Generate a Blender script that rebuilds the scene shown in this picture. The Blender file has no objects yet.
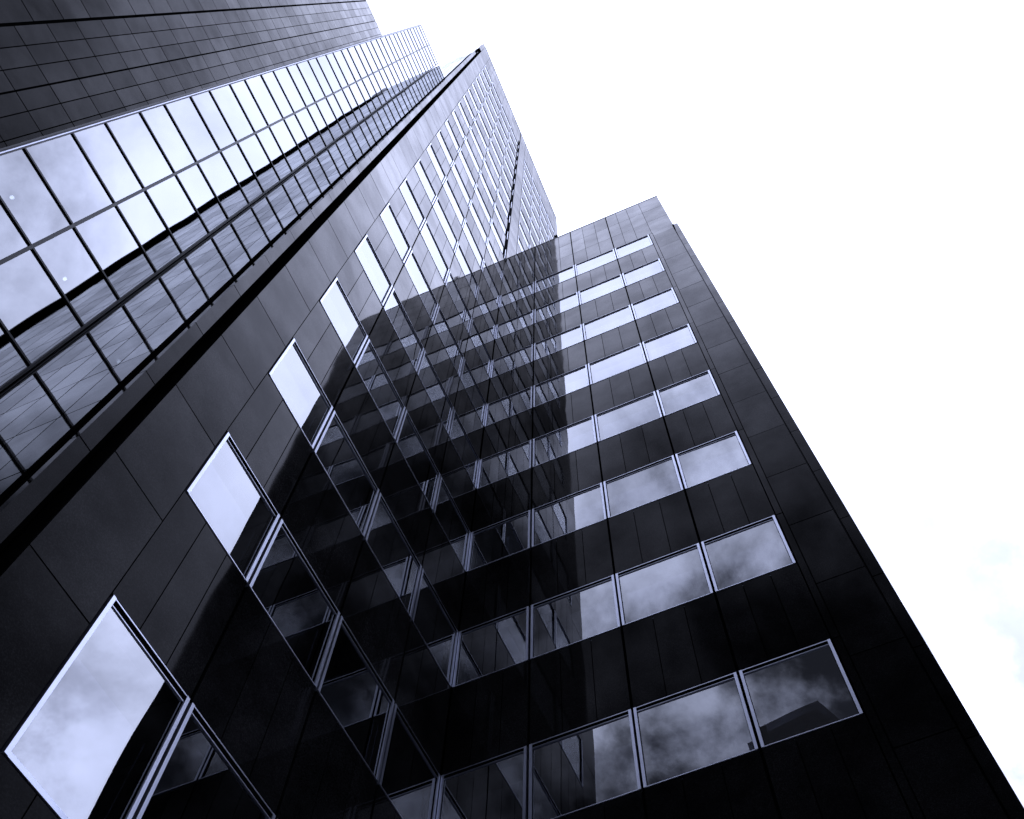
import bpy, bmesh, math, random
from mathutils import Matrix, Vector
random.seed(7)
sc = bpy.context.scene
COL = sc.collection

# ------------------------------------------------------------------ camera
cam = bpy.data.cameras.new("camera")
cam_o = bpy.data.objects.new("camera", cam)
COL.objects.link(cam_o)
R = [[-0.047582922507078185, 0.3730388487833653, -0.9265947780902217],
     [-0.44077268606324016, 0.8246025957798466, 0.35461246206772695],
     [0.8963566838632274, 0.4252911665336119, 0.12518833397005485]]
right = Vector((R[0][1], R[0][2], R[0][0]))
down = Vector((R[1][1], R[1][2], R[1][0]))
fwd = Vector((R[2][1], R[2][2], R[2][0]))
m = Matrix((right, -down, -fwd)).transposed().to_4x4()
m.translation = Vector((0, 0, 1.6))
cam_o.matrix_world = m
cam.sensor_fit = 'HORIZONTAL'
cam.sensor_width = 36.0
cam.lens = 1023.288 / 1024 * 36.0
cam.shift_x = (512 - 592.810) / 1024
cam.shift_y = (492.408 - 409.5) / 1024
cam.clip_start = 0.05
cam.clip_end = 3000
sc.camera = cam_o

# ------------------------------------------------------------------ view, world, sun
sc.view_settings.view_transform = 'Standard'
sc.view_settings.look = 'None'
sc.view_settings.gamma = 1
sc.view_settings.exposure = 0.0
sc.view_settings.use_curve_mapping = False
sc.cycles.use_denoising = True
sc.cycles.max_bounces = 10
sc.cycles.glossy_bounces = 8
sc.cycles.transparent_max_bounces = 12
sc.cycles.caustics_reflective = False
sc.cycles.caustics_refractive = False

SUN_EL, SUN_AZ = 58, 52          # behind the buildings, to the far right
w = bpy.data.worlds.new("World")
sc.world = w
w.use_nodes = True
nt = w.node_tree
nt.nodes.clear()


class NT:
    def __init__(s, t): s.t = t
    def n(s, kind, **kw):
        x = s.t.nodes.new(kind)
        for k, v in kw.items():
            if k.startswith('in_'):
                x.inputs[k[3:].replace('_', ' ')].default_value = v
            else:
                setattr(x, k, v)
        return x
    def l(s, a, b): s.t.links.new(a, b)
    def math(s, op, a, b=None, c=None, clamp=False):
        x = s.t.nodes.new('ShaderNodeMath'); x.operation = op; x.use_clamp = clamp
        for i, v in enumerate((a, b, c)):
            if v is None: continue
            if isinstance(v, (int, float)): x.inputs[i].default_value = v
            else: s.l(v, x.inputs[i])
        return x.outputs[0]
    def rng(s, v, a, b, c, d, smooth=True):
        x = s.t.nodes.new('ShaderNodeMapRange')
        x.interpolation_type = 'SMOOTHSTEP' if smooth else 'LINEAR'
        s.l(v, x.inputs[0])
        for i, q in enumerate((a, b, c, d)): x.inputs[i + 1].default_value = q
        return x.outputs[0]
    def mixc(s, f, a, b, blend='MIX'):
        x = s.t.nodes.new('ShaderNodeMix'); x.data_type = 'RGBA'; x.blend_type = blend
        for i, v in ((0, f), (6, a), (7, b)):
            if isinstance(v, (int, float)): x.inputs[i].default_value = v
            elif isinstance(v, tuple): x.inputs[i].default_value = (*v, 1)
            else: s.l(v, x.inputs[i])
        return x.outputs[2]


W = NT(nt)
sky = W.n('ShaderNodeTexSky', sky_type='NISHITA', sun_disc=False)
sky.sun_elevation = math.radians(SUN_EL)
sky.sun_rotation = math.radians(SUN_AZ)
tc = W.n('ShaderNodeTexCoord')
sep = W.n('ShaderNodeSeparateXYZ'); W.l(tc.outputs['Generated'], sep.inputs[0])
# an overcast sky: a thin bright sheet of cloud, with a darker, lumpier bank standing in the west (-X)
n1 = W.n('ShaderNodeTexNoise', in_Scale=3.4, in_Detail=7.0, in_Roughness=0.56, in_Distortion=0.25)
W.l(tc.outputs['Generated'], n1.inputs['Vector'])
n2 = W.n('ShaderNodeTexNoise', in_Scale=1.3, in_Detail=3.0)
W.l(tc.outputs['Generated'], n2.inputs['Vector'])
n4 = W.n('ShaderNodeTexNoise', in_Scale=7.5, in_Detail=8.0, in_Roughness=0.58, in_Distortion=0.12)
W.l(tc.outputs['Generated'], n4.inputs['Vector'])
bx = W.math('ADD', W.math('MULTIPLY_ADD', sep.outputs[1], 0.72, sep.outputs[0]), W.math('MULTIPLY', W.math('SUBTRACT', n1.outputs[0], 0.5), 0.35))
bx = W.math('ADD', bx, W.math('MULTIPLY', W.math('SUBTRACT', n4.outputs[0], 0.5), 0.55))
bank = W.rng(bx, -0.63, -0.21, 1.0, 0.0)
lump = W.rng(n4.outputs[0], 0.37, 0.65, 0.07, 1.45)
sheet = W.rng(n1.outputs[0], 0.36, 0.64, 0.79, 1.16)
low = W.rng(sep.outputs[2], 0.05, 0.72, 0.30, 1.0)           # towards the horizon the cloud is thicker and dimmer
smask = W.rng(sep.outputs[1], -0.66, -0.44, 1.0, 0.0)
n3 = W.n('ShaderNodeTexNoise', in_Scale=4.6, in_Detail=7.0, in_Roughness=0.6, in_Distortion=0.1)
W.l(tc.outputs['Generated'], n3.inputs['Vector'])
south = W.math('SUBTRACT', 1.0, W.math('MULTIPLY', smask, W.rng(n3.outputs[0], 0.38, 0.60, 0.66, -0.08)))
east = W.math('MULTIPLY', W.rng(sep.outputs[0], 0.36, 0.56, 0.0, 1.0), W.rng(n3.outputs[0], 0.40, 0.60, 0.0, 0.53))
bright = W.math('MULTIPLY', W.math('MULTIPLY', sheet, low), W.math('MULTIPLY', south, W.math('SUBTRACT', 1.0, east)))
dark = W.math('MULTIPLY', lump, 0.27)
val = W.n('ShaderNodeMix', data_type='FLOAT')
W.l(bank, val.inputs[0]); W.l(bright, val.inputs[2]); W.l(dark, val.inputs[3])
BR = 35.0
cloud = W.n('ShaderNodeVectorMath', operation='SCALE')
cloud.inputs[0].default_value = (0.665 * BR, 0.722 * BR, 1.0 * BR)
W.l(val.outputs[0], cloud.inputs['Scale'])
mixed = W.mixc(0.98, sky.outputs[0], cloud.outputs[0])
bg = W.n('ShaderNodeBackground', in_Strength=0.1)
W.l(mixed, bg.inputs['Color'])
wo = W.n('ShaderNodeOutputWorld'); W.l(bg.outputs[0], wo.inputs[0])

sun = bpy.data.lights.new("sun", 'SUN')
sun.energy = 1.0
sun.angle = math.radians(14)
sun.color = (1, 0.96, 0.9)
sun_o = bpy.data.objects.new("sun", sun)
COL.objects.link(sun_o)
el, az = math.radians(SUN_EL), math.radians(SUN_AZ)
sd = Vector((math.sin(az) * math.cos(el), math.cos(az) * math.cos(el), math.sin(el)))
sun_o.rotation_euler = sd.to_track_quat('Z', 'Y').to_euler()
sun_o.location = (0, 0, 150)

# ------------------------------------------------------------------ materials
M = {}


def mat(name):
    x = bpy.data.materials.new(name); x.use_nodes = True
    x.node_tree.nodes.clear(); M[name] = x
    return NT(x.node_tree)


def wavy(T, vec, scale, amp, detail=1.0):
    '''surface normal nudged by a smooth noise field'''
    nz = T.n('ShaderNodeTexNoise', in_Scale=scale, in_Detail=detail); T.l(vec, nz.inputs['Vector'])
    a = T.n('ShaderNodeVectorMath', operation='SUBTRACT'); T.l(nz.outputs['Color'], a.inputs[0]); a.inputs[1].default_value = (.5, .5, .5)
    b = T.n('ShaderNodeVectorMath', operation='SCALE'); T.l(a.outputs[0], b.inputs[0]); b.inputs['Scale'].default_value = amp
    g = T.n('ShaderNodeNewGeometry')
    c = T.n('ShaderNodeVectorMath', operation='ADD'); T.l(g.outputs['Normal'], c.inputs[0]); T.l(b.outputs[0], c.inputs[1])
    d = T.n('ShaderNodeVectorMath', operation='NORMALIZE'); T.l(c.outputs[0], d.inputs[0])
    return d.outputs[0]


def stone(name, base, ior, gain, rough, cool=(0.93, 0.95, 1.0), cap=0.30):
    """Polished stone: near black body under a clear reflecting polish; tone per slab from the mesh."""
    T = mat(name)
    out = T.n('ShaderNodeOutputMaterial')
    tone = T.n('ShaderNodeAttribute', attribute_name='tone')
    tcn = T.n('ShaderNodeTexCoord')
    sp = T.n('ShaderNodeTexNoise', in_Scale=70.0, in_Detail=3.0, in_Roughness=0.7)
    cl = T.n('ShaderNodeTexNoise', in_Scale=0.9, in_Detail=5.0, in_Roughness=0.6)
    for x in (sp, cl): T.l(tcn.outputs['Object'], x.inputs['Vector'])
    t = T.math('MULTIPLY', tone.outputs['Fac'], T.rng(cl.outputs[0], .28, .72, .50, 1.55))
    t = T.math('MULTIPLY', t, T.rng(sp.outputs[0], .40, .75, .55, 1.9))
    dcol = T.n('ShaderNodeVectorMath', operation='SCALE'); dcol.inputs[0].default_value = base
    T.l(t, dcol.inputs['Scale'])
    dif = T.n('ShaderNodeBsdfDiffuse'); T.l(dcol.outputs[0], dif.inputs['Color'])
    gl = T.n('ShaderNodeBsdfGlossy', in_Color=(*cool, 1))
    T.l(T.rng(cl.outputs[0], .2, .8, rough * .6, rough * 1.5), gl.inputs['Roughness'])
    T.l(wavy(T, tcn.outputs['Object'], 0.9, 0.010), gl.inputs['Normal'])
    fr = T.n('ShaderNodeFresnel', in_IOR=ior)
    g = T.math('MINIMUM', T.math('MULTIPLY', T.math('POWER', fr.outputs[0], 1.85), gain), cap)
    g = T.math('MULTIPLY', g, T.rng(tone.outputs['Fac'], .6, 1.4, .80, 1.20, False))
    g = T.math('MULTIPLY', g, T.rng(cl.outputs[0], .3, .7, .86, 1.14))
    g = T.math('MULTIPLY', g, T.rng(sp.outputs[0], .35, .75, .93, 1.07), clamp=True)
    mx = T.n('ShaderNodeMixShader'); T.l(g, mx.inputs[0]); T.l(dif.outputs[0], mx.inputs[1]); T.l(gl.outputs[0], mx.inputs[2])
    T.l(mx.outputs[0], out.inputs[0])


def glass(name, r0, tint, wav, dist, rough=0.0):
    """Coated glazing: mirror coat over a tinted, see-through pane; slightly wavy like real float glass."""
    T = mat(name)
    out = T.n('ShaderNodeOutputMaterial')
    tcn = T.n('ShaderNodeTexCoord')
    oi = T.n('ShaderNodeObjectInfo')
    off = T.n('ShaderNodeVectorMath', operation='ADD')
    rv = T.n('ShaderNodeVectorMath', operation='SCALE'); rv.inputs[0].default_value = (31, 17, 53)
    T.l(oi.outputs['Random'], rv.inputs['Scale'])
    T.l(tcn.outputs['Object'], off.inputs[0]); T.l(rv.outputs[0], off.inputs[1])
    gl = T.n('ShaderNodeBsdfGlossy', in_Roughness=rough, in_Color=(0.94, 0.96, 1.0, 1))
    T.l(wavy(T, off.outputs[0], wav, dist), gl.inputs['Normal'])
    tr = T.n('ShaderNodeBsdfTransparent', in_Color=(*tint, 1))
    fr = T.n('ShaderNodeFresnel', in_IOR=1.52)
    g = T.math('MULTIPLY_ADD', fr.outputs[0], (1 - r0) * .6, r0, clamp=True)
    geo = T.n('ShaderNodeNewGeometry')            # one reflecting face per pane
    g = T.math('MULTIPLY', g, T.math('SUBTRACT', 1.0, geo.outputs['Backfacing']))
    mx = T.n('ShaderNodeMixShader'); T.l(g, mx.inputs[0]); T.l(tr.outputs[0], mx.inputs[1]); T.l(gl.outputs[0], mx.inputs[2])
    T.l(mx.outputs[0], out.inputs[0])


def plain(name, col, rough, metal=0.0, spec=0.5, noise=0.12, scale=6.0, bump=0.0):
    T = mat(name)
    out = T.n('ShaderNodeOutputMaterial')
    tcn = T.n('ShaderNodeTexCoord')
    nz = T.n('ShaderNodeTexNoise', in_Scale=scale, in_Detail=5.0); T.l(tcn.outputs['Object'], nz.inputs['Vector'])
    f = T.rng(nz.outputs[0], .3, .7, 1 - noise, 1 + noise)
    c = T.n('ShaderNodeVectorMath', operation='SCALE'); c.inputs[0].default_value = col; T.l(f, c.inputs['Scale'])
    p = T.n('ShaderNodeBsdfPrincipled', in_Roughness=rough, in_Metallic=metal)
    p.inputs['Specular IOR Level'].default_value = spec
    T.l(c.outputs[0], p.inputs['Base Color'])
    if bump:
        b = T.n('ShaderNodeBump', in_Strength=0.6, in_Distance=bump); T.l(nz.outputs[0], b.inputs['Height'])
        T.l(b.outputs[0], p.inputs['Normal'])
    T.l(p.outputs[0], out.inputs[0])


stone('granite', (0.0080, 0.0080, 0.0083), 1.30, 2.05, 0.035, (1.0, 0.99, 0.98), 0.235)
stone('flank_granite', (0.0052, 0.0052, 0.0055), 1.30, 2.3, 0.04, (0.96, 0.98, 1.0), 0.46)
stone('rear_stone', (0.0060, 0.0061, 0.0066), 1.42, 1.10, 0.06, (1.0, 0.99, 0.97))
stone('granite_matt', (0.006, 0.006, 0.008), 1.28, 0.95, 0.10)
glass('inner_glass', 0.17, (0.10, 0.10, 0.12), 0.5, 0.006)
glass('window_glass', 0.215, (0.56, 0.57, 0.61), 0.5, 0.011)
glass('curtain_glass', 0.30, (0.26, 0.28, 0.32), 0.45, 0.012)
plain('aluminium', (0.49, 0.515, 0.61), 0.30, 0.85, 0.5, 0.08, 3.0)
plain('matt_black', (0.012, 0.012, 0.014), 0.9, 0.0, 0.0)
plain('dark_metal', (0.006, 0.006, 0.007), 0.4, 0.0, 0.15)
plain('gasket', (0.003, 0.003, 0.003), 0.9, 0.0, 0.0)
plain('shade_cloth', (0.07, 0.075, 0.09), 0.9, 0.0, 0.1, 0.1, 40)
plain('roof_felt', (0.012, 0.012, 0.013), 0.9)
plain('asphalt', (0.045, 0.045, 0.048), 0.85, 0, 0.3, 0.25, 3.0, 0.004)
plain('paving', (0.16, 0.16, 0.165), 0.8, 0, 0.3, 0.2, 2.0, 0.002)
plain('kerbstone', (0.26, 0.26, 0.26), 0.8, 0, 0.3)
plain('line_paint', (0.75, 0.75, 0.72), 0.7)
plain('dark_brick', (0.022, 0.02, 0.02), 0.85, 0, 0.2, 0.3, 8.0)
T = mat('lamp_glow')
em = T.n('ShaderNodeEmission', in_Strength=9.0, in_Color=(0.9, 0.95, 1, 1))
T.l(em.outputs[0], T.n('ShaderNodeOutputMaterial').inputs[0])

# ------------------------------------------------------------------ units: the picture solved in units of S
S = 5.22                      # metres between camera and tower front
F = 0.68969                   # storey (3.6 m)
TT = 0.77842                  # window heads at TT + k*F
H = 0.29978                   # window height
XB = 1.6546                   # plane of the wing's front
YC = 1.800                    # glass tower front
YD = 2.28                     # rear stone tower front
XS = 0.370                    # left flank of granite tower
ROOF = 16.05
JP = F / 2                    # slab height in the margins
J0 = 1.723
RB = 8.055                    # wing roof
BASE = -1.6 / S


# ------------------------------------------------------------------ mesh helpers
class MB:
    """Collects closed boxes, links them as ONE mesh object."""
    def __init__(s): s.v = []; s.f = []; s.m = []; s.t = []; s.mats = []
    def mi(s, name):
        if name not in s.mats: s.mats.append(name)
        return s.mats.index(name)
    def hexa(s, p, mname, tone=1.0):
        # p: 8 points, 0-3 back quad, 4-7 front quad
        b = len(s.v); s.v += [tuple(q) for q in p]
        ctr = sum((Vector(q) for q in p), Vector()) / 8
        for q in ((0, 1, 2, 3), (4, 5, 6, 7), (0, 1, 5, 4), (1, 2, 6, 5), (2, 3, 7, 6), (3, 0, 4, 7)):
            a, c, d = Vector(p[q[0]]), Vector(p[q[1]]), Vector(p[q[2]])
            nrm = (c - a).cross(d - a)
            if nrm.dot((a + d) / 2 - ctr) < 0: q = q[::-1]
            s.f.append(tuple(b + i for i in q)); s.m.append(s.mi(mname)); s.t.append(tone)
    def box(s, x0, x1, y0, y1, z0, z1, mname, tone=1.0):
        s.hexa([(x0, y0, z0), (x1, y0, z0), (x1, y0, z1), (x0, y0, z1), (x0, y1, z0), (x1, y1, z0), (x1, y1, z1), (x0, y1, z1)], mname, tone)
    def build(s, name, parent=None, loc=(0, 0, 0)):
        me = bpy.data.meshes.new(name)
        me.from_pydata(s.v, [], s.f)
        for q in s.mats: me.materials.append(M[q])
        me.polygons.foreach_set('material_index', s.m)
        at = me.attributes.new('tone', 'FLOAT', 'FACE')
        at.data.foreach_set('value', s.t)
        me.update()
        o = bpy.data.objects.new(name, me); COL.objects.link(o)
        o.parent = parent; o.location = loc
        return o


class Plane:
    """A facade: u along it, v up, d outwards; coordinates in S units, d in metres."""
    def __init__(s, kind, at): s.k = kind; s.at = at
    def p(s, u, v, d):
        z = v * S + 1.6
        if s.k == 'S': return Vector((u * S, s.at * S - d, z))      # faces -Y
        return Vector((s.at * S - d, u * S, z))                      # faces -X


def slab(mb, pl, u0, u1, v0, v1, d=0.0, th=0.03, gap=0.013, mname='granite', tilt=0.0012, tonevar=0.2):
    """one stone slab with a joint round it and a hair's tilt of its own"""
    g = gap / 2 / S
    u0 += g; u1 -= g; v0 += g * 1.7; v1 -= g * 1.7
    if u1 <= u0 or v1 <= v0: return
    tu, tv = random.gauss(0, tilt), random.gauss(0, tilt)
    hu, hv = (u1 - u0) * S / 2, (v1 - v0) * S / 2
    pts = [pl.p(u, v, d - th) for u, v in ((u0, v0), (u1, v0), (u1, v1), (u0, v1))]
    pts += [pl.p(u, v, d + su * hu * tu + sv * hv * tv) for u, v, su, sv in
            ((u0, v0, -1, -1), (u1, v0, 1, -1), (u1, v1, 1, 1), (u0, v1, -1, 1))]
    mb.hexa(pts, mname, 1 + random.uniform(-tonevar, tonevar))


def pbox(mb, pl, u0, u1, v0, v1, d0, d1, mname, tone=1.0):
    a, b = pl.p(u0, v0, d0), pl.p(u1, v1, d1)
    mb.box(min(a.x, b.x), max(a.x, b.x), min(a.y, b.y), max(a.y, b.y), min(a.z, b.z), max(a.z, b.z), mname, tone)


def thing(name, label, cat, loc=(0, 0, 0), group=None):
    o = bpy.data.objects.new(name, None); COL.objects.link(o)
    o.location = loc; o['label'] = label; o['category'] = cat
    if group: o['group'] = group
    return o


def child(mb, name, root):
    o = mb.build(name, root)
    o.location = -Vector(root.location)
    return o


# ------------------------------------------------------------------ windows
WIN = {}
H1 = 0.385                    # the lowest row is taller


def frame_boxes(bb, wd, h, sill, glazed=False):
    g = 0.019; j = 0.041
    x0, x1 = g, wd - g
    for a, b in ((x0, x0 + j), (x1 - j, x1)):
        bb(a, b, -0.014, 0.045, 0.0, h, 'aluminium')
    bb(x0 + j, x1 - j, -0.010, 0.045, 0.0, sill, 'aluminium')            # sill bar
    bb(x0 + j, x1 - j, -0.009, -0.002, h - 0.014, h, 'aluminium')        # head lip
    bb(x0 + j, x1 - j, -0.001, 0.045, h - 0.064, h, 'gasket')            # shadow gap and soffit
    bb(x0 + j, x1 - j, 0.004, 0.044, h - 0.080, h - 0.0645, 'aluminium') # glazing bead
    for a, b in ((x0 + j, x0 + j + 0.008), (x1 - j - 0.008, x1 - j)):
        bb(a, b, 0.012, 0.044, sill + .001, h - 0.081, 'gasket')
    if glazed: bb(x0 + j + .009, x1 - j - .009, 0.018, 0.026, sill + .001, h - 0.081, 'window_glass')


def win_proto(wd, tall):
    """window: local x along the wall, -y outwards, z up from the sill. frame mesh > pane, inner_pane"""
    h = (H1 if tall else H) * S
    key = (round(wd, 2), tall)
    if key in WIN: return WIN[key]
    f = MB(); sill = 0.050 if tall else 0.014
    frame_boxes(f.box, wd, h, sill)
    fo = f.build('window')
    p = MB(); cx, cz = wd / 2, h / 2
    p.box(.062 - cx, wd - .062 - cx, -0.004, 0.004, sill - .01 - cz, h - 0.07 - cz, 'window_glass')
    po = p.build('pane', fo, (cx, 0.024, cz))
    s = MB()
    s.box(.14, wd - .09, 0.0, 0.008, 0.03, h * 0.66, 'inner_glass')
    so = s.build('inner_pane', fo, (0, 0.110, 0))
    for o in (fo, po, so): COL.objects.unlink(o)
    WIN[key] = (fo, po, so)
    return WIN[key]


def window(root, pl, u0, u1, top, tall=False):
    wd = (u1 - u0) * S
    hh = H1 if tall else H
    fo, po, so = win_proto(wd, tall)
    n = fo.copy(); COL.objects.link(n)
    if pl.k == 'S':
        n.location = pl.p(u0, top - hh, 0) - Vector(root.location)
    else:
        n.location = pl.p(u1, top - hh, 0) - Vector(root.location)
        n.rotation_euler = (0, 0, -math.pi / 2)
    n.scale = (wd / (round(wd, 2)), 1, 1)
    n.parent = root
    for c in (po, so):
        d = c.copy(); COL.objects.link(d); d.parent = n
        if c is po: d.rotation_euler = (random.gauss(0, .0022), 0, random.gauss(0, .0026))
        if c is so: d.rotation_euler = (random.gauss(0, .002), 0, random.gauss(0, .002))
    return n


# ------------------------------------------------------------------ the granite tower (big left facade)
PA = Plane('S', 1.0)
tower = thing('granite_tower', 'tall dark polished granite tower with a long row-stepped window front running up the middle', 'building', (1.7 * S, 1.9 * S, 0))
KT = 20                                      # top window row
bays_l = [0.556, 0.795, 1.0885, 1.3825, XB]
bays_r = [1.836, 2.105, 2.375, 2.645, 2.90]
XG = 0.400
XE = 3.03
wallm = MB()


def margin(mb, pl, u0, u1, lo, hi, cuts=None, **kw):
    n = math.floor((lo - J0) / JP)
    v = J0 + n * JP
    while v < hi:
        a, b = max(v, lo), min(v + JP, hi)
        if b - a > .02: slab(mb, pl, u0, u1, a, b, **kw)
        v += JP


def spandrels(mb, pl, bays, klo, khi, tiles=3):
    for i in range(len(bays) - 1):
        a, b = bays[i], bays[i + 1]
        for k in range(klo, khi):
            v0, v1 = TT + k * F, TT + (k + 1) * F - (H1 if k == 0 else H)
            for t in range(tiles):
                g0 = a + (b - a) * t / tiles; g1 = a + (b - a) * (t + 1) / tiles
                e = 0.014 / S
                slab(mb, pl, g0 + (e if t == 0 and i else 0), g1 - (e if t == tiles - 1 else 0), v0 + .002, v1 - .001)


top_row = TT + KT * F
for side in (0, 1):
    if side == 0:
        margin(wallm, PA, XG, 0.5560, BASE, ROOF)
        bays, lo = bays_l, 0
    else:
        margin(wallm, PA, 1.672, 1.832, RB - .6, ROOF)
        margin(wallm, PA, 2.904, XE, RB - .6, ROOF)
        bays, lo = bays_r, 10
    spandrels(wallm, PA, bays, lo, KT)
    for i in range(4):                       # parapet slabs over the windows
        for t in range(3):
            a = bays[i] + (bays[i + 1] - bays[i]) * t / 3; b = bays[i] + (bays[i + 1] - bays[i]) * (t + 1) / 3
            v = top_row
            while v < ROOF - .02:
                slab(wallm, PA, a, b, v + .002, min(v + JP, ROOF)); v += JP
        if side == 0:
            for t in range(3):               # below the lowest window row
                a = bays[i] + (bays[i + 1] - bays[i]) * t / 3; b = bays[i] + (bays[i + 1] - bays[i]) * (t + 1) / 3
                slab(wallm, PA, a, b, BASE, TT - H - .001)
child(wallm, 'wall', tower)
back = MB()
pbox(back, PA, XG + .002, XE - .004, BASE, ROOF - .01, -0.40, -0.24, 'gasket')
pbox(back, PA, XG + .002, 0.5525, BASE, ROOF - .01, -0.2395, -0.031, 'gasket')
pbox(back, PA, 1.66, 1.83, RB - .6, ROOF - .01, -0.2395, -0.031, 'gasket')
pbox(back, PA, 2.906, XE - .004, RB - .6, ROOF - .01, -0.2395, -0.031, 'gasket')
for k in range(0, KT):
    lo_, hi_ = TT + k * F + .004, TT + (k + 1) * F - (H1 if k == 0 else H) - .004
    pbox(back, PA, .5535, XB - .002, lo_, hi_, -0.2395, -0.045, 'gasket')
    if k >= 11: pbox(back, PA, 1.8365, 2.9, lo_, hi_, -0.2395, -0.045, 'gasket')
child(back, 'wall_backing', tower)
body = MB()
body.box((XS + .016) * S, (XE - .01) * S, 1.0 * S + .66, 3.4 * S, 0, ROOF * S + 1.5, 'granite_matt')
child(body, 'core', tower)
rf = MB()
rf.box(XG * S, XE * S, S - .02, S + .6, ROOF * S + 1.6, ROOF * S + 1.66, 'aluminium')
child(rf, 'coping', tower)
# corner: margin | black slot | recessed strip, then the flank
GT = top_row + 0.30                          # the slot stops below the parapet
RC = 0.04 * S                                # recess of the strip
slot = MB()
pbox(slot, PA, XG - .0005, XG + .0015, BASE, GT, -RC - .05, -0.034, 'gasket')
pbox(slot, PA, 0.3855, 0.3995, BASE, GT, -RC - .20, -RC - .10, 'gasket')
child(slot, 'corner_slot', tower)
PST = Plane('S', 1.04)
strip = MB()
margin(strip, PST, 0.349, 0.385, BASE, GT, th=.09)
for v0, v1 in ((GT, GT + .35), (GT + .35, ROOF)):
    slab(strip, PA, 0.349, 0.3985, v0, v1, th=0.25)
child(strip, 'corner_strip', tower)
PS = Plane('W', XS)
flank = MB()
Y0 = 1.16
ys = [Y0 + (YC - Y0) * i / 6 for i in range(7)]
margin(flank, PS, 1.049, Y0, GT + .02, ROOF, th=.04, mname='flank_granite')
for i in range(6): margin(flank, PS, ys[i], ys[i + 1] - (.002 if i == 5 else 0), BASE, ROOF, th=.04, tilt=.0012, gap=.020, tonevar=.35, mname='flank_granite')
yy = YC + .02
while yy < 3.3:
    margin(flank, PS, yy, yy + .16, ROOF - 3, ROOF, th=.04, mname='flank_granite'); yy += .16
child(flank, 'side_wall', tower)
fs = MB()
pbox(fs, PS, 1.062, Y0 - .001, BASE, GT + .015, -0.075, -0.045, 'gasket')
child(fs, 'side_slot', tower)
# slot at the inner corner, visible above the wing roof
cs = MB()
pbox(cs, PA, XB - .030, XB + .016, RB - .02, GT + .05, -0.20, 0.012, 'matt_black')
child(cs, 'corner_post', tower)

wl = []
for k in range(1, KT + 1):
    for i in range(4):
        window(tower, PA, bays_l[i], bays_l[i + 1], TT + k * F, k == 1); wl.append(1)
nl = len(wl)
far = []
for k in range(11, KT + 1):
    for i in range(4):
        if nl < 100 and k < 16:
            window(tower, PA, bays_r[i], bays_r[i + 1], TT + k * F); nl += 1
        else:
            far.append((bays_r[i], bays_r[i + 1], TT + k * F))
fm = MB()
for a, b, t in far:
    wd, h = (b - a) * S, H * S
    o = PA.p(a, t - H, 0)
    def bb(x0, x1, y0, y1, z0, z1, mm): fm.box(o.x + x0, o.x + x1, o.y + y0, o.y + y1, o.z + z0, o.z + z1, mm)
    frame_boxes(bb, wd, h, .02, True)
fo = child(fm, 'upper_window', tower); fo['kind'] = 'stuff'

# ------------------------------------------------------------------ the lower wing (right)
PB = Plane('W', XB)
wing = thing('granite_wing', 'lower black granite office wing at the right with eight rows of ribbon windows', 'building', ((XB + .7) * S, .35 * S, 0))
bays_b = [-0.105, 0.149, 0.4435, 0.741, 0.999]
wm = MB()
spandrels(wm, PB, bays_b, 0, 9)
R9 = TT + 9 * F
rows_p = [R9 + .004, R9 + .350, R9 + .702, RB]
pu = [-0.281, -0.125]
for i in range(4):
    for t in range(3): pu.append(bays_b[i] + (bays_b[i + 1] - bays_b[i]) * t / 3)
pu[2] = -0.109
pu.append(0.994)
pu = [-0.281, -0.125, -0.021 - .0] + [bays_b[0] + (bays_b[1] - bays_b[0]) * 2 / 3] + sum([[bays_b[i] + (bays_b[i + 1] - bays_b[i]) * t / 3 for t in range(3)] for i in range(1, 4)], []) + [0.999]
for r in range(3):
    for a, b in zip(pu, pu[1:]):
        q = .014 / S
        slab(wm, PB, a + (q if a in bays_b[1:] else 0), b - (q if b in bays_b[1:4] else 0), rows_p[r], rows_p[r + 1])
margin(wm, PB, -0.272, -0.129, BASE, R9 + .002, d=0.004)
n = math.floor((BASE - J0) / F)
for k in range(-2, 9):                        # narrow filler beside the ribbon windows
    slab(wm, PB, -0.1285, -0.1065, max(BASE, TT + k * F), TT + (k + 1) * F)
for i in range(4):
    for t in range(3):
        a = bays_b[i] + (bays_b[i + 1] - bays_b[i]) * t / 3; b = bays_b[i] + (bays_b[i + 1] - bays_b[i]) * (t + 1) / 3
        slab(wm, PB, a, b, BASE, TT - H - .001)
child(wm, 'wall', wing)
wb = MB()
pbox(wb, PB, -0.270, 0.994, BASE, RB - .01, -0.40, -0.24, 'gasket')
pbox(wb, PB, -0.270, -0.107, BASE, R9, -0.2395, -0.031, 'gasket')
pbox(wb, PB, -0.278, 0.994, R9 + .01, RB - .01, -0.2395, -0.031, 'gasket')
for k in range(0, 9):
    pbox(wb, PB, -.106, .9985, TT + k * F + .004, TT + (k + 1) * F - (H1 if k == 0 else H) - .004, -0.2395, -0.045, 'gasket')
child(wb, 'wall_backing', wing)
PBS = Plane('W', XB + .04)
ws = MB()
margin(ws, PBS, -0.317, -0.2815, BASE, R9 + .17)
child(ws, 'corner_strip', wing)
wsl = MB()
pbox(wsl, PB, -0.2725, -0.2705, BASE, R9 + .0, -RC - .05, -0.034, 'gasket')
pbox(wsl, PB, -0.284, -0.278, R9 - .02, R9 + .03, -RC, -0.004, 'gasket')
child(wsl, 'corner_slot', wing)
wc = MB()
wc.box((XB + .04) * S + .04, (XB + 1.35) * S, -0.312 * S, 1.0 * S - .02, 0, (R9 + .15) * S + 1.6, 'granite_matt')
wc.box(XB * S + .42, (XB + 1.3) * S, -0.276 * S, 1.0 * S - .02, (R9 + .16) * S + 1.6, RB * S + 1.5, 'granite_matt')
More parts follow.
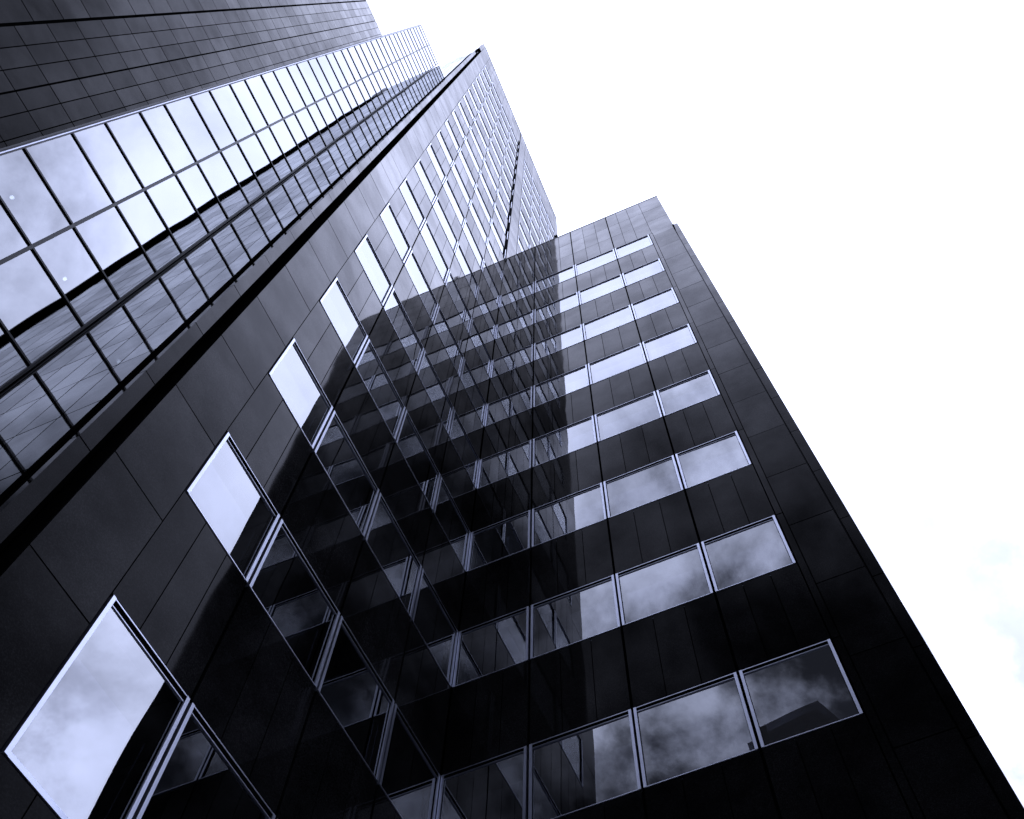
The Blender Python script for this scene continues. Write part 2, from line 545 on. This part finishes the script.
child(wc, 'core', wing)
wr = MB()
wr.box(XB * S - .012, XB * S + .5, -0.2815 * S, 0.999 * S, RB * S + 1.6, RB * S + 1.64, 'dark_metal')
child(wr, 'coping', wing)
wr = MB()
wr.box(XB * S + .02, XB * S + .16, .553 * S, .580 * S, RB * S + 1.641, RB * S + 2.30, 'matt_black')
child(wr, 'parapet_post', wing)
for k in range(1, 10):
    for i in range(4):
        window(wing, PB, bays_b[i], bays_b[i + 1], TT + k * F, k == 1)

# ------------------------------------------------------------------ glass tower between the stone ones
PC = Plane('S', YC)
glt = thing('glass_tower', 'curtain wall tower of sky-reflecting glass squeezed between the two stone towers', 'building', (0.07 * S, (YC + .3) * S, 0))
KC = YC / 1.7164
FC = F * KC
c0 = 4.593 * KC
rowsC = []
k = -9
while True:
    a = c0 + k * FC
    if a > 16.1 * KC: break
    rowsC += [a, a + .311 * KC]
    k += 1
rowsC = [v for v in rowsC if BASE < v < 16.15 * KC]
TOPC = rowsC[-1]
cols = [(-0.2045, 0.068), (0.081, XS - .012)]
low_p = MB()
for i in range(len(rowsC) - 1):
    v0, v1 = rowsC[i], rowsC[i + 1]
    for a, b in cols:
        if v0 > 1.9:
            p = MB(); cu, cv = (a + b) / 2 * S, (v0 + v1) / 2 * S
            p.box(-(b - a) * S / 2, (b - a) * S / 2, -.006, .006, -(v1 - v0) * S / 2, (v1 - v0) * S / 2, 'curtain_glass')
            o = p.build('pane', glt)
            o.location = Vector((cu, YC * S, cv + 1.6)) - glt.location
            o.rotation_euler = (random.gauss(0, .0009), 0, random.gauss(0, .0011))
        else:
            pbox(low_p, PC, a, b, v0, v1, -.006, .006, 'curtain_glass')
o = child(low_p, 'pane', glt); o['kind'] = 'stuff'
for v in rowsC:
    fr = MB()
    pbox(fr, PC, -0.2045, XS - .008, v - .0055, v + .0055, -.05, .035, 'dark_metal')
    child(fr, 'transom', glt)
mu = MB(); pbox(mu, PC, 0.069, 0.080, BASE, TOPC, -.05, .060, 'dark_metal')
child(mu, 'mullion', glt)
mu = MB()
pbox(mu, PC, XS - .0125, XS - .0085, BASE, TOPC, -.05, .05, 'dark_metal')
pbox(mu, PC, XS - .0065, XS - .0035, BASE, TOPC, -.05, .03, 'dark_metal')
pbox(mu, PC, XS - .0084, XS - .0066, BASE, TOPC, -.05, .02, 'gasket')
child(mu, 'corner_mullion', glt)
mu = MB()
pbox(mu, PC, -.2090, -.2045, BASE, TOPC, -.05, .04, 'dark_metal')
pbox(mu, PC, -.2130, -.2092, BASE, TOPC, -.05, .055, 'aluminium')
pbox(mu, PC, -.2175, -.2132, BASE, TOPC, -.05, .030, 'dark_metal')
pbox(mu, PC, -.2235, -.2177, BASE, TOPC, -.30, .050, 'dark_metal')
child(mu, 'edge_trim', glt)
cb = MB()
cb.box(-.2175 * S, (XS - .01) * S, YC * S + 1.3, 3.3 * S, 0, TOPC * S + 1.5, 'gasket')
cb.box(-.2215 * S, -.2180 * S, YC * S + .31, 3.3 * S, 0, TOPC * S + 1.55, 'granite_matt')
cb.box(-.2175 * S, (XS - .01) * S, YC * S - .03, YC * S + 1.29, TOPC * S + 1.6, TOPC * S + 1.66, 'dark_metal')
child(cb, 'core', glt)

# ------------------------------------------------------------------ rear stone tower (top left)
PD = Plane('S', YD)
rear = thing('stone_tower', 'grey square-tiled stone tower at the top left, beyond the glass one', 'building', (-1.5 * S, (YD + .6) * S, 0))
dm = MB()
xt = [-0.487 + .0903 * i for i in range(-3, 4)]
xt = [-0.7575, -0.6672, -0.5774, -0.487, -0.397, -0.307, -0.217]
D0 = 5.256 - JP * 16
RD = 16.0
for i in range(6):
    v = D0
    e = .004 if i == 2 else 0
    e2 = .004 if i == 3 else 0
    while v < RD:
        slab(dm, PD, xt[i] + e2 * .5, xt[i + 1] - e * .5, v, min(v + JP, RD), gap=.026, tonevar=.3, mname='rear_stone'); v += JP
for q in (-1.0305, -1.2935, -1.5565, -1.8195):
    v = D0 - .12
    while v < RD:
        slab(dm, PD, q, q + .262, v, min(v + JP, RD), gap=.026, tonevar=.3, mname='rear_stone'); v += JP
child(dm, 'wall', rear)
db = MB()
pbox(db, PD, -1.85, -0.2175, BASE, RD - .01, -.5, -.031, 'gasket')
db.box(-3 * S, -.2175 * S, YD * S + .52, 3.3 * S, 0, RD * S + 1.5, 'granite_matt')
child(db, 'core', rear)
dc = MB()
pbox(dc, PD, -0.7680, -0.7595, BASE, RD, -.03, -.025, 'gasket')
child(dc, 'joint_groove', rear)

# ------------------------------------------------------------------ lamps behind the curtain wall
for u, v, lab in ((-.081, 3.52, 'small round ceiling lamp glowing behind the glass close to the left edge of the photo'),
                  (.211, 3.52, 'small round ceiling lamp glowing behind the glass right beside the dark corner line')):
    c = Vector((u * S, YC * S + .20, v * S + 1.6))
    t = thing('ceiling_lamp', lab, 'lamp', c, 'ceiling lamps seen through the curtain wall')
    for nm, r, z0, z1, mm in (('lamp_shade', .04, .0, .05, 'aluminium'), ('diffuser', .030, -.03, -.001, 'lamp_glow')):
        b = MB(); N = 14; ring = [(r * math.cos(i * 6.28318 / N), r * math.sin(i * 6.28318 / N)) for i in range(N)]
        b.v = [(x, y, z0) for x, y in ring] + [(x, y, z1) for x, y in ring]
        b.f = [tuple(range(N))[::-1], tuple(range(N, 2 * N))] + [(i, (i + 1) % N, N + (i + 1) % N, N + i) for i in range(N)]
        b.mi(mm); b.m = [0] * len(b.f); b.t = [1.0] * len(b.f)
        b.build(nm, t)
    b = MB(); b.box(-.008, .008, -.008, .008, .051, .30, 'dark_metal'); b.build('stem', t)

# ------------------------------------------------------------------ ground and the street behind the camera
g = MB(); g.box(-600, 600, -600, 600, -.3, -.12, 'asphalt')
o = g.build('ground'); o['kind'] = 'structure'
g = MB(); g.box(-60, 25, -6.0, 30, -.119, -.004, 'paving'); g.box(-60, 25, -6.15, -6.001, -.119, .0, 'kerbstone')
o = g.build('pavement'); o['kind'] = 'structure'
g = MB(); g.box(-90, 90, -22, -6.16, -.119, -.112, 'asphalt')
for i in range(-16, 16): g.box(i * 5, i * 5 + 2, -14.1, -13.98, -.111, -.107, 'line_paint')
o = g.build('road'); o['kind'] = 'structure'


def plain_block(name, label, x0, x1, y0, y1, h, gable=None, storeys=8):
    r = thing(name, label, 'building', ((x0 + x1) / 2, (y0 + y1) / 2, 0))
    b = MB(); b.box(x0, x1, y0, y1, 0, h, 'dark_brick'); child(b, 'wall', r)
    wv = MB(); n = max(2, int((y1 - y0) / 3)); fh = h / storeys
    for s in range(storeys):
        for i in range(n):
            a = y0 + (y1 - y0) * (i + .25) / n; c = y0 + (y1 - y0) * (i + .75) / n
            wv.box(x1, x1 + .02, a, c, s * fh + fh * .3, s * fh + fh * .8, 'dark_metal')
    child(wv, 'glazing', r)
    if gable:
        gy0, gy1, gh = gable
        q = MB(); cy = gy0 + (gy1 - gy0) * .55
        q.hexa([(x0, gy0, h), (x0, gy1, h), (x0, cy + .2, h + gh), (x0, cy - .2, h + gh),
                (x1, gy0, h), (x1, gy1, h), (x1, cy + .2, h + gh), (x1, cy - .2, h + gh)], 'roof_felt')
        child(q, 'roof', r)
    return r


r = plain_block('office_block', 'dark rooftop of a facing block mirrored in the lowest window at the right', -52, -30, -14, 14, 54.2, None, 15)
q = MB()
q.hexa([(-50, -0.95, 54.25), (-50, 4.6, 54.25), (-50, 4.6, 56.3), (-50, 0.1, 57.0), (-30.05, -0.95, 54.25), (-30.05, 4.6, 54.25), (-30.05, 4.6, 56.3), (-30.05, 0.1, 57.0)], 'roof_felt')
child(q, 'plant_room', r)
q = MB()
q.box(-34, -30.4, 6.2, 9.6, 54.25, 55.4, 'roof_felt'); child(q, 'roof_housing', r)
